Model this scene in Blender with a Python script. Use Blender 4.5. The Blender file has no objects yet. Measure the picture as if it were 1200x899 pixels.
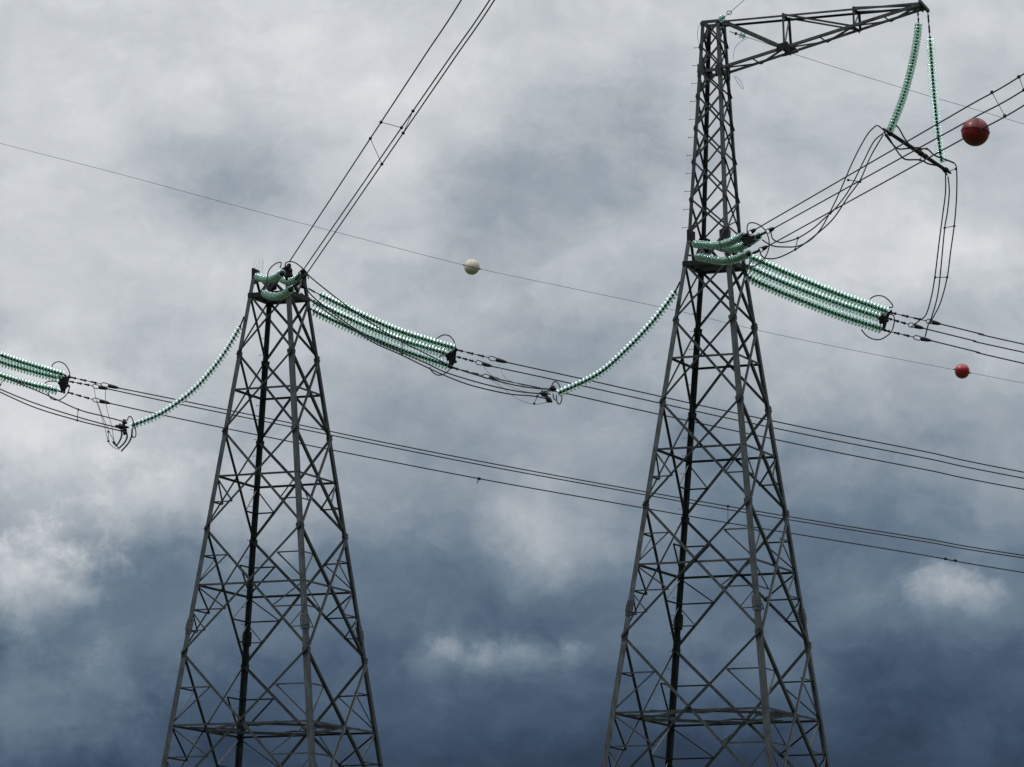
import bpy, math, random
from mathutils import Vector, Matrix
random.seed(7)
sc = bpy.context.scene
col = sc.collection
R = math.radians

# ------------------------------------------------------------------ camera
F_PX, PITCH, ROLL, CAM_H = 5211.0, 0.1620, 0.0021, 1.7
CAM = Vector((0, 0, CAM_H))
FW = Vector((0, math.cos(PITCH), math.sin(PITCH)))
UP0 = Vector((0, -math.sin(PITCH), math.cos(PITCH)))
RT0 = Vector((1, 0, 0))
RT = RT0 * math.cos(ROLL) + UP0 * math.sin(ROLL)
UP = UP0 * math.cos(ROLL) - RT0 * math.sin(ROLL)
cam_data = bpy.data.cameras.new('camera')
cam = bpy.data.objects.new('camera', cam_data)
col.objects.link(cam)
m = Matrix((RT, UP, -FW)).transposed().to_4x4()
m.translation = CAM
cam.matrix_world = m
cam_data.sensor_width = 36
cam_data.lens = F_PX / 1200 * 36
cam_data.clip_start = 0.5
cam_data.clip_end = 9000
sc.camera = cam

def at(px, py, Y):
    """world point seen in direction (px,py) of the 1200x899 photo, at distance Y north of the camera"""
    d = FW * F_PX + RT * (px - 600) + UP * (449.5 - py)
    return CAM + d * (Y / d.y)

# ------------------------------------------------------------------ light
SUN_EL, SUN_AZ = R(57), R(256)          # azimuth from +Y clockwise: sun stands behind-left of the camera
sun_dir = Vector((math.sin(SUN_AZ) * math.cos(SUN_EL), math.cos(SUN_AZ) * math.cos(SUN_EL), math.sin(SUN_EL)))
sd = bpy.data.lights.new('sun', 'SUN')
sd.energy = 1.25
sd.angle = R(10)
sd.color = (1.0, 0.975, 0.94)
so = bpy.data.objects.new('sun', sd)
so.rotation_euler = sun_dir.to_track_quat('Z', 'Y').to_euler()
col.objects.link(so)

sc.view_settings.view_transform = 'Standard'
sc.view_settings.look = 'None'
sc.view_settings.exposure = 0
sc.view_settings.gamma = 1
sc.view_settings.use_curve_mapping = False
sc.cycles.transparent_max_bounces = 32
sc.cycles.max_bounces = 16
sc.cycles.transmission_bounces = 14

def lin(c):
    return tuple(((v / 255) / 12.92 if v / 255 <= .04045 else ((v / 255 + .055) / 1.055) ** 2.4) for v in c)

# ------------------------------------------------------------------ sky (stormy cloud cover)
w = bpy.data.worlds.new('World')
sc.world = w
w.use_nodes = True
nt = w.node_tree
nt.nodes.clear()
N, L = nt.nodes.new, nt.links.new

def sock(node_in, v):
    if isinstance(v, bpy.types.NodeSocket):
        L(v, node_in)
    else:
        node_in.default_value = v

def mth(op, a, b=0.0, c=None, clamp=False):
    n = N('ShaderNodeMath'); n.operation = op; n.use_clamp = clamp
    sock(n.inputs[0], a); sock(n.inputs[1], b)
    if c is not None: sock(n.inputs[2], c)
    return n.outputs[0]

def vmath(op, a, b=None, c=None):
    n = N('ShaderNodeVectorMath'); n.operation = op
    sock(n.inputs[0], a)
    if b is not None: sock(n.inputs[1], b)
    if c is not None: sock(n.inputs[2], c)
    return n.outputs['Value'] if op == 'LENGTH' else n.outputs[0]

def noise(vec, scale, detail=6, rough=.55, color=False):
    n = N('ShaderNodeTexNoise')
    n.inputs['Scale'].default_value = scale
    n.inputs['Detail'].default_value = detail
    n.inputs['Roughness'].default_value = rough
    L(vec, n.inputs['Vector'])
    return n.outputs['Color'] if color else n.outputs['Fac']

tc = N('ShaderNodeTexCoord')
sep = N('ShaderNodeSeparateXYZ'); L(tc.outputs['Generated'], sep.inputs[0])
dx, dy, dz = sep.outputs
ysafe = mth('MAXIMUM', dy, 0.12)
ax = mth('DIVIDE', dx, ysafe)                       # tangent of bearing
az = mth('DIVIDE', dz, ysafe)                       # tangent of height
# sky chart: hundredths of cloud units, x to the right, y downwards
sx = mth('MULTIPLY_ADD', ax, 51.44, 6.0)
sy = mth('MULTIPLY_ADD', mth('SUBTRACT', az, 0.1634), -50.76, 4.495)
cmb = N('ShaderNodeCombineXYZ'); L(sx, cmb.inputs[0]); L(sy, cmb.inputs[1])
chart = cmb.outputs[0]
wa = vmath('MULTIPLY_ADD', noise(chart, .55, 7, .6, True), (1.5, 1.1, 0), (-.75, -.55, 0))
wb = vmath('ADD', chart, wa)
wc = vmath('MULTIPLY_ADD', noise(wb, 2.6, 6, .62, True), (.5, .36, 0), (-.25, -.18, 0))
warped = vmath('ADD', wb, wc)
s2 = N('ShaderNodeSeparateXYZ'); L(warped, s2.inputs[0])
wx, wy = s2.outputs[0], s2.outputs[1]
# height profile of the cloud cover
cr = N('ShaderNodeValToRGB')
prof = [(-6, .64), (-3, .77), (0, .80), (2.5, .765), (4.5, .685), (5.5, .60), (6.5, .495), (7.5, .405), (8.3, .335), (9.2, .25), (12, .2)]
while len(cr.color_ramp.elements) < len(prof): cr.color_ramp.elements.new(.5)
for e, (p, v) in zip(cr.color_ramp.elements, prof):
    e.position = (p + 6) / 18; e.color = (v, v, v, 1)
cr.color_ramp.interpolation = 'B_SPLINE'
L(mth('MULTIPLY_ADD', wy, 1 / 18, 6 / 18, True), cr.inputs[0])
P = cr.outputs[0]
CLOUDS = [  # x, y, half-width, half-height, brightening
    (.8, .6, 2.6, 2.2, .03), (2.8, 2.2, 2.1, 1.4, -.07), (.9, 3.1, 2.8, 1.8, .06), (4.1, 1.1, 2.4, 1.6, .035),
    (5.8, 2.5, 1.9, 1.4, -.07), (7.2, 1.6, 1.9, 1.6, -.09), (9.6, .4, 2.6, 1.2, .01), (10.4, 2.9, 2.4, 1.2, .04),
    (11.6, 1.9, 1.6, 1.2, -.02), (6.6, 4.1, 1.8, 1.1, -.05), (.5, 5.3, 2.6, 1.9, .13), (2.4, 5.8, 3.2, 1.5, .06),
    (1.6, 6.6, 1.7, .8, -.05), (.35, 6.95, 1.5, .95, .09), (6.5, 6.35, 1.15, .95, .05), (6.15, 6.0, .8, .6, .03),
    (5.9, 7.68, 1.35, .45, .03), (5.3, 7.5, .7, .5, .05), (11.1, 6.95, .9, .5, .04), (10.2, 6.7, 1.1, .7, .03),
    (10.2, 6.2, 2.6, 1.1, -.04), (9.6, 7.3, 3.2, 1.6, -.035), (5.0, 6.9, 1.6, 1.2, -.02), (.5, 8.2, 2.4, 1.1, .05),
    (2.7, 7.5, 2.0, 1.2, .03), (8.6, 9.0, 4.2, 1.2, -.04), (3.3, 3.9, 2.0, 1.3, .02), (8.3, 5.3, 1.7, 1.2, -.04),
    (10.7, 4.3, 2.2, 1.2, .02), (4.4, 8.2, 2.2, .7, .02), (9.2, 5.5, 3.0, .9, -.03), (8.2, 7.9, 2.6, 1.2, .02), (10.6, 1.2, 3.0, 1.8, -.035)]
for (cx, cy, rx, ry, amp) in CLOUDS:
    if amp == 0: continue
    q = vmath('MULTIPLY_ADD', warped, (1 / rx, 1 / ry, 0), (-cx / rx, -cy / ry, 0))
    mr = N('ShaderNodeMapRange'); mr.interpolation_type = 'SMOOTHSTEP'
    L(vmath('LENGTH', q), mr.inputs['Value'])
    mr.inputs['From Min'].default_value = 0; mr.inputs['From Max'].default_value = 1
    mr.inputs['To Min'].default_value = amp * 1.15; mr.inputs['To Max'].default_value = 0
    P = mth('ADD', P, mr.outputs[0])
str_ = vmath('MULTIPLY', wb, (1, 1.5, 1))
# heaped clouds with defined, ragged edges
rag = noise(vmath('ADD', chart, vmath('MULTIPLY_ADD', noise(chart, 1.6, 5, .6, True), (.5, .4, 0), (-.25, -.2, 0))), 1.9, 9, .62)
sy2 = mth('ADD', sy, mth('MULTIPLY_ADD', rag, .5, -.25))
billow = mth('MULTIPLY_ADD', noise(chart, 3.2, 7, .6), 1.6, .2)
HEAPS = [(.4, 6.75, 1.3, .75, .15), (.6, 8.35, 2.3, 1.2, .08), (6.45, 6.25, 1.3, .9, .045), (5.85, 7.7, 1.45, .36, .12), (5.45, 7.5, .6, .3, .05), (11.1, 6.9, .8, .45, .13),
         (9.9, 6.95, .9, .6, .05), (2.6, 5.9, 2.2, .9, .06), (8.8, 8.0, 1.6, .8, .05), (.4, 4.9, 2.4, 1.2, .06), (3.6, 3.2, 1.9, 1.1, .035), (10.2, 2.9, 2.3, 1.0, .045),
         (4.3, .8, 2.4, 1.2, .03), (8.3, 1.1, 1.5, 1.2, -.04), (6.4, 2.0, 1.9, 1.5, -.045), (2.7, 2.1, 1.7, 1.0, -.035), (7.0, 4.3, 1.7, .9, -.06), (9.3, 5.1, 2.5, .7, -.05), (10.8, 7.9, 2.4, 1.0, -.05)]
for (cx, cy, rx, ry, amp) in HEAPS:
    q = vmath('MULTIPLY_ADD', chart, (1 / rx, 1 / ry, 0), (-cx / rx, -cy / ry, 0))
    hv = mth('MULTIPLY_ADD', rag, 1.9, mth('SUBTRACT', .05, vmath('LENGTH', q)))      # body of the heap
    mr = N('ShaderNodeMapRange'); mr.interpolation_type = 'SMOOTHSTEP'
    L(hv, mr.inputs['Value']); mr.inputs['From Min'].default_value = .05; mr.inputs['From Max'].default_value = (.8 if amp > .08 else .85) if amp > 0 else 1.1
    mr.inputs['To Min'].default_value = 0; mr.inputs['To Max'].default_value = amp
    if amp > .08:      # crisp sunlit crown, base dissolving into the murk
        fb = N('ShaderNodeMapRange'); fb.interpolation_type = 'SMOOTHSTEP'
        L(sy2, fb.inputs['Value']); fb.inputs['From Min'].default_value = cy - ry * .5; fb.inputs['From Max'].default_value = cy + ry * 1.2
        fb.inputs['To Min'].default_value = 1.15; fb.inputs['To Max'].default_value = .2
        P = mth('MULTIPLY_ADD', mth('MULTIPLY', mr.outputs[0], fb.outputs[0]), billow, P)
    else:
        P = mth('ADD', P, mr.outputs[0])
P = mth('ADD', P, mth('MULTIPLY_ADD', noise(str_, .5, 9, .57), .29, -.145))
P = mth('ADD', P, mth('MULTIPLY_ADD', noise(str_, 1.5, 7, .52), .09, -.045))
P = mth('ADD', P, mth('MULTIPLY_ADD', noise(warped, 4.0, 6, .6), .04, -.02))
# unseen sky behind the viewer and low down, darkened to cut fill on steel
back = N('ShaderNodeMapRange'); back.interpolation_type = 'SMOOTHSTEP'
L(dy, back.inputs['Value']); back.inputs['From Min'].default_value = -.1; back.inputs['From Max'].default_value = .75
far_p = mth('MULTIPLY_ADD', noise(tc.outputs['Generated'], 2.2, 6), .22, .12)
zen = N('ShaderNodeMapRange'); zen.interpolation_type = 'SMOOTHSTEP'     # unseen overhead sky, brightened to light the glass
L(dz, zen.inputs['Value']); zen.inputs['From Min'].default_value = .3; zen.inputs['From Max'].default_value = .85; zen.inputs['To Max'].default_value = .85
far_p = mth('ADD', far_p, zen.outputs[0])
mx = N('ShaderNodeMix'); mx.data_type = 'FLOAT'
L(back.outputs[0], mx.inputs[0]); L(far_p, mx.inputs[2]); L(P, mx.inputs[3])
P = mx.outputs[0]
ramp = N('ShaderNodeValToRGB')
st = [(.12, (24, 36, 54)), (.25, (47, 62, 83)), (.37, (72, 90, 112)), (.5, (108, 125, 142)), (.65, (159, 168, 177)), (.8, (204, 208, 212)), (.95, (240, 241, 243))]
while len(ramp.color_ramp.elements) < len(st): ramp.color_ramp.elements.new(.5)
for e, (p, c) in zip(ramp.color_ramp.elements, st):
    e.position = p; e.color = (*lin(c), 1)
L(P, ramp.inputs[0])
sky = N('ShaderNodeTexSky'); sky.sky_type = 'NISHITA'; sky.sun_disc = False
sky.sun_elevation = SUN_EL; sky.sun_rotation = SUN_AZ
bg_clear = N('ShaderNodeBackground'); bg_clear.inputs[1].default_value = .05
L(sky.outputs[0], bg_clear.inputs[0])
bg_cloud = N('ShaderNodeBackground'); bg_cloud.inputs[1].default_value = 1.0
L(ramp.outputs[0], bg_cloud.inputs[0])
L(mth('MULTIPLY_ADD', zen.outputs[0], 1.5, 1.0), bg_cloud.inputs[1])      # extra gain on the unseen zenith, added to brighten the glass
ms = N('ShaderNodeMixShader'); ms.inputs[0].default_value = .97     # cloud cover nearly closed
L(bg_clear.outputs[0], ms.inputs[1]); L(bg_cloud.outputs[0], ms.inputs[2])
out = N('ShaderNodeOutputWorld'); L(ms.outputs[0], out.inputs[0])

# ------------------------------------------------------------------ materials
def mat(name, base, rough=.6, metal=0.0, var=.25, scale=3.0, bump=0.0, spec=.5, coat=0.0):
    mt = bpy.data.materials.new(name); mt.use_nodes = True
    t = mt.node_tree; b = t.nodes['Principled BSDF']
    tcn = t.nodes.new('ShaderNodeTexCoord')
    ns = t.nodes.new('ShaderNodeTexNoise'); ns.inputs['Scale'].default_value = scale; ns.inputs['Detail'].default_value = 6
    t.links.new(tcn.outputs['Object'], ns.inputs['Vector'])
    rp = t.nodes.new('ShaderNodeValToRGB')
    rp.color_ramp.elements[0].position = .3; rp.color_ramp.elements[1].position = .7
    rp.color_ramp.elements[0].color = (*[v * (1 - var) for v in base], 1)
    rp.color_ramp.elements[1].color = (*[min(1, v * (1 + var)) for v in base], 1)
    t.links.new(ns.outputs['Fac'], rp.inputs[0]); t.links.new(rp.outputs[0], b.inputs['Base Color'])
    b.inputs['Roughness'].default_value = rough; b.inputs['Metallic'].default_value = metal
    b.inputs['Specular IOR Level'].default_value = spec
    b.inputs['Coat Weight'].default_value = coat
    if bump:
        bp = t.nodes.new('ShaderNodeBump'); bp.inputs['Strength'].default_value = bump
        t.links.new(ns.outputs['Fac'], bp.inputs['Height']); t.links.new(bp.outputs[0], b.inputs['Normal'])
    return mt
def member_tone(mt):
    t = mt.node_tree; b = t.nodes['Principled BSDF']; oi = t.nodes.new('ShaderNodeObjectInfo')
    mr = t.nodes.new('ShaderNodeMapRange'); mr.inputs['To Min'].default_value = .6; mr.inputs['To Max'].default_value = 1.45
    t.links.new(oi.outputs['Random'], mr.inputs['Value'])
    src = b.inputs['Base Color'].links[0].from_socket
    n = t.nodes.new('ShaderNodeVectorMath'); n.operation = 'SCALE'
    t.links.new(src, n.inputs[0]); t.links.new(mr.outputs[0], n.inputs['Scale']); t.links.new(n.outputs[0], b.inputs['Base Color'])
    # rain streaks and dull zinc patches
    tcn = t.nodes.new('ShaderNodeTexCoord'); mp = t.nodes.new('ShaderNodeMapping'); mp.inputs['Scale'].default_value = (9, 9, .7)
    ns = t.nodes.new('ShaderNodeTexNoise'); ns.inputs['Scale'].default_value = 1.2; ns.inputs['Detail'].default_value = 5
    t.links.new(tcn.outputs['Object'], mp.inputs[0]); t.links.new(mp.outputs[0], ns.inputs['Vector'])
    m2 = t.nodes.new('ShaderNodeMapRange'); m2.inputs['From Min'].default_value = .3; m2.inputs['From Max'].default_value = .7; m2.inputs['To Min'].default_value = .55; m2.inputs['To Max'].default_value = 1.4
    t.links.new(ns.outputs['Fac'], m2.inputs['Value'])
    n2 = t.nodes.new('ShaderNodeVectorMath'); n2.operation = 'SCALE'
    t.links.new(n.outputs[0], n2.inputs[0]); t.links.new(m2.outputs[0], n2.inputs['Scale']); t.links.new(n2.outputs[0], b.inputs['Base Color'])
STEEL = mat('weathered_galvanised_steel', (.038, .045, .048), .55, .2, .3, 1.6, .0, .4)
member_tone(STEEL)
IRON = mat('dark_forged_fittings', (.02, .02, .022), .55, .5, .3, 8, 0, .3)
CABLE = mat('weathered_aluminium_cable', (.03, .03, .032), .6, .3, .2, 4, 0, .25)
GREYROD = mat('bright_aluminium_jumper', (.22, .23, .23), .4, .6, .15, 5)
WHITEPLATE = mat('pale_zinc_plate', (.45, .45, .45), .5, .5, .15, 4)
RED_BRIGHT = mat('bright_red_marker_paint', (.28, .004, .008), .35, 0, .25, 5, .1, .5, .2)
RED = mat('red_marker_paint', (.13, .002, .004), .4, 0, .25, 5, .15, .35, .08)
CREAM = mat('cream_marker_paint', (.52, .49, .38), .5, 0, .2, 6, .1, .4)
CONC = mat('footing_concrete', (.32, .31, .29), .9, 0, .2, 5, .3)
GRASS = mat('grass_ground', (.055, .07, .03), .95, 0, .45, .06, .2)

def glass_mat():
    mt = bpy.data.materials.new('green_insulator_glass'); mt.use_nodes = True
    t = mt.node_tree; t.nodes.clear()
    o = t.nodes.new('ShaderNodeOutputMaterial')
    p = t.nodes.new('ShaderNodeBsdfPrincipled')
    p.inputs['Base Color'].default_value = (.84, .98, .92, 1)
    p.inputs['Roughness'].default_value = .08
    p.inputs['IOR'].default_value = 1.45
    p.inputs['Transmission Weight'].default_value = 1
    tr = t.nodes.new('ShaderNodeBsdfTranslucent'); tr.inputs[0].default_value = (.66, .99, .86, 1)
    tp = t.nodes.new('ShaderNodeBsdfTransparent'); tp.inputs[0].default_value = (.83, .98, .915, 1)
    gl = t.nodes.new('ShaderNodeBsdfGlossy'); gl.inputs[0].default_value = (.80, 1, .92, 1); gl.inputs['Roughness'].default_value = .17
    def mix(f, x, y):
        n = t.nodes.new('ShaderNodeMixShader'); n.inputs[0].default_value = f
        t.links.new(x, n.inputs[1]); t.links.new(y, n.inputs[2]); return n.outputs[0]
    a = mix(.24, p.outputs[0], tr.outputs[0])
    a = mix(.48, a, tp.outputs[0])
    a = mix(.25, a, gl.outputs[0])
    t.links.new(a, o.inputs[0])
    return mt
GLASS = glass_mat()

# ------------------------------------------------------------------ helpers
class MB:
    def __init__(s): s.v = []; s.f = []
    def add(s, vs, fs):
        o = len(s.v); s.v += [tuple(x) for x in vs]; s.f += [tuple(i + o for i in f) for f in fs]
    def prism(s, ring0, ring1, caps=True):
        n = len(ring0)
        fs = [(i, (i + 1) % n, n + (i + 1) % n, n + i) for i in range(n)]
        if caps: fs += [tuple(range(n))[::-1], tuple(range(n, 2 * n))]
        s.add(list(ring0) + list(ring1), fs)
    def angle(s, p, q, w, n1, n2, t=.025):
        """L-section steel angle from p to q, flanges along n1 and n2"""
        p, q = Vector(p), Vector(q); d = (q - p).normalized()
        a = Vector(n1) - d * d.dot(Vector(n1)); a.normalize()
        b = Vector(n2) - d * d.dot(Vector(n2)) - a * a.dot(Vector(n2)); b.normalize()
        L6 = [(0, 0), (w, 0), (w, t), (t, t), (t, w), (0, w)]
        s.prism([p + a * x + b * y for x, y in L6], [q + a * x + b * y for x, y in L6])
    def box(s, p, q, wa, wb, up=(0, 0, 1)):
        p, q = Vector(p), Vector(q); d = (q - p).normalized(); u = Vector(up)
        if abs(d.dot(u)) > .98: u = Vector((1, 0, 0))
        a = d.cross(u).normalized(); b = a.cross(d)
        r = [(-wa / 2, -wb / 2), (wa / 2, -wb / 2), (wa / 2, wb / 2), (-wa / 2, wb / 2)]
        s.prism([p + a * x + b * y for x, y in r], [q + a * x + b * y for x, y in r])
    def tube(s, pts, rad, n=6):
        pts = [Vector(p) for p in pts]; rings = []
        rs = rad if isinstance(rad, (list, tuple)) else [rad] * len(pts)
        ref = Vector((0.13, 0.4, 0.9)).normalized()
        for i, p in enumerate(pts):
            d = (pts[min(i + 1, len(pts) - 1)] - pts[max(i - 1, 0)])
            if d.length < 1e-6: d = Vector((0, 0, 1))
            d.normalize()
            if abs(d.dot(ref)) > .95: ref = Vector((1, 0, 0.1)).normalized()
            a = d.cross(ref).normalized(); b = d.cross(a)
            ref = -a.cross(d) if False else ref
            rings.append([p + (a * math.cos(2 * math.pi * k / n) + b * math.sin(2 * math.pi * k / n)) * rs[i] for k in range(n)])
        vs = [v for r_ in rings for v in r_]; fs = []
        for i in range(len(rings) - 1):
            for k in range(n):
                fs.append((i * n + k, i * n + (k + 1) % n, (i + 1) * n + (k + 1) % n, (i + 1) * n + k))
        fs += [tuple(range(n))[::-1], tuple((len(rings) - 1) * n + k for k in range(n))]
        s.add(vs, fs)
    def lathe(s, prof, c=(0, 0, 0), axis=(0, 0, 1), n=16):
        c = Vector(c); ax_ = Vector(axis).normalized()
        h = Vector((1, 0, 0)) if abs(ax_.x) < .9 else Vector((0, 1, 0))
        a = ax_.cross(h).normalized(); b = ax_.cross(a)
        vs = []; fs = []
        for (r_, z_) in prof:
            for k in range(n):
                th = 2 * math.pi * k / n
                vs.append(c + ax_ * z_ + (a * math.cos(th) + b * math.sin(th)) * r_)
        for i in range(len(prof) - 1):
            for k in range(n):
                fs.append((i * n + k, i * n + (k + 1) % n, (i + 1) * n + (k + 1) % n, (i + 1) * n + k))
        s.add(vs, fs)
    def build(s, name, material, parent=None, smooth=False, origin=None):
        me = bpy.data.meshes.new(name)
        if parent is not None and origin is None: origin = worldloc(parent)
        o3 = Vector(origin) if origin is not None else Vector((0, 0, 0))
        me.from_pydata([tuple(Vector(v) - o3) for v in s.v], [], s.f)
        me.materials.append(material)
        if smooth: me.polygons.foreach_set('use_smooth', [True] * len(me.polygons))
        me.update()
        ob = bpy.data.objects.new(name, me); col.objects.link(ob)
        if parent is not None:
            ob.parent = parent; ob.location = o3 - worldloc(parent)
        else:
            ob.location = o3
        return ob

def worldloc(o):
    p = Vector(o.location)
    while o.parent: o = o.parent; p += o.location
    return p

def tag(o, label=None, cat=None, group=None, kind=None):
    if label: o['label'] = label
    if cat: o['category'] = cat
    if group: o['group'] = group
    if kind: o['kind'] = kind
    return o

def empty(name, loc, label, cat, group=None):
    o = bpy.data.objects.new(name, None); o.location = loc; o.empty_display_size = .3
    col.objects.link(o)
    return tag(o, label, cat, group)

def smooth(pts, k=8):
    pts = [Vector(p) for p in pts]
    if len(pts) < 3: return pts
    P_ = [pts[0] * 2 - pts[1]] + pts + [pts[-1] * 2 - pts[-2]]
    o = []
    for i in range(1, len(P_) - 2):
        a, b, c, d = P_[i - 1:i + 3]
        for j in range(k):
            t = j / k
            o.append(.5 * ((2 * b) + (c - a) * t + (2 * a - 5 * b + 4 * c - d) * t * t + (3 * b - a - 3 * c + d) * t ** 3))
    o.append(pts[-1]); return o

def bolt_sphere(mb, c, r, n=8):
    prof = [(r * math.sin(math.pi * i / 5), -r * math.cos(math.pi * i / 5)) for i in range(6)]
    prof[0] = (.002, -r); prof[-1] = (.002, r)
    mb.lathe(prof, c, (0, 0, 1), n)

# ------------------------------------------------------------------ ground
g = MB(); S = 4000
n = 40
vs = []; fs = []
for i in range(n + 1):
    for j in range(n + 1):
        x = -S + 2 * S * i / n; y = -S + 2 * S * j / n
        d = math.hypot(x, y - 120)
        z = 0 if d < 600 else (d - 600) * .012 * (1 + .6 * math.sin(x * .0021) * math.cos(y * .0017))
        vs.append((x, y, z))
for i in range(n):
    for j in range(n):
        fs.append((i * (n + 1) + j, (i + 1) * (n + 1) + j, (i + 1) * (n + 1) + j + 1, i * (n + 1) + j + 1))
g.add(vs, fs)
tag(g.build('ground', GRASS), 'grassy ground below the pylons', kind='structure')

# ------------------------------------------------------------------ lattice pylons
YAW = .4008
U = Vector((math.cos(YAW), -math.sin(YAW), 0))     # front face, left to right (towards the viewer)
V = Vector((math.sin(YAW), math.cos(YAW), 0))      # from front face to rear face
Z = Vector((0, 0, 1))
W_L1, W_L4, H14 = 1.7646, 3.9571, 17.467
DEPTHS = dict(L1=0, R2=2.0138, L2=4.575, R3=7.0945, L3=10.2771, R4=13.4284, L4=17.467, R5=21.4977, L5=26.6, R6=31.3, L6=37.2)
SG = {'A': (-1, -1), 'B': (-1, 1), 'C': (1, -1), 'D': (1, 1)}
FACES = [('A', 'C', U, V), ('B', 'D', U, -V), ('A', 'B', V, U), ('C', 'D', V, -U)]   # corners, along, inward

def z_from_px(py, cx, cy, hw):
    """height of the front-left corner seen on photo row py"""
    c = Vector((cx, cy, 0)) + (-U - V) * hw
    lo, hi = 20.0, 90.0
    for _ in range(50):
        mid = (lo + hi) / 2
        d = Vector((c.x, c.y, mid)) - CAM
        yy = 449.5 - F_PX * d.dot(UP) / d.dot(FW)
        if yy > py: lo = mid
        else: hi = mid
    return lo

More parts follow.
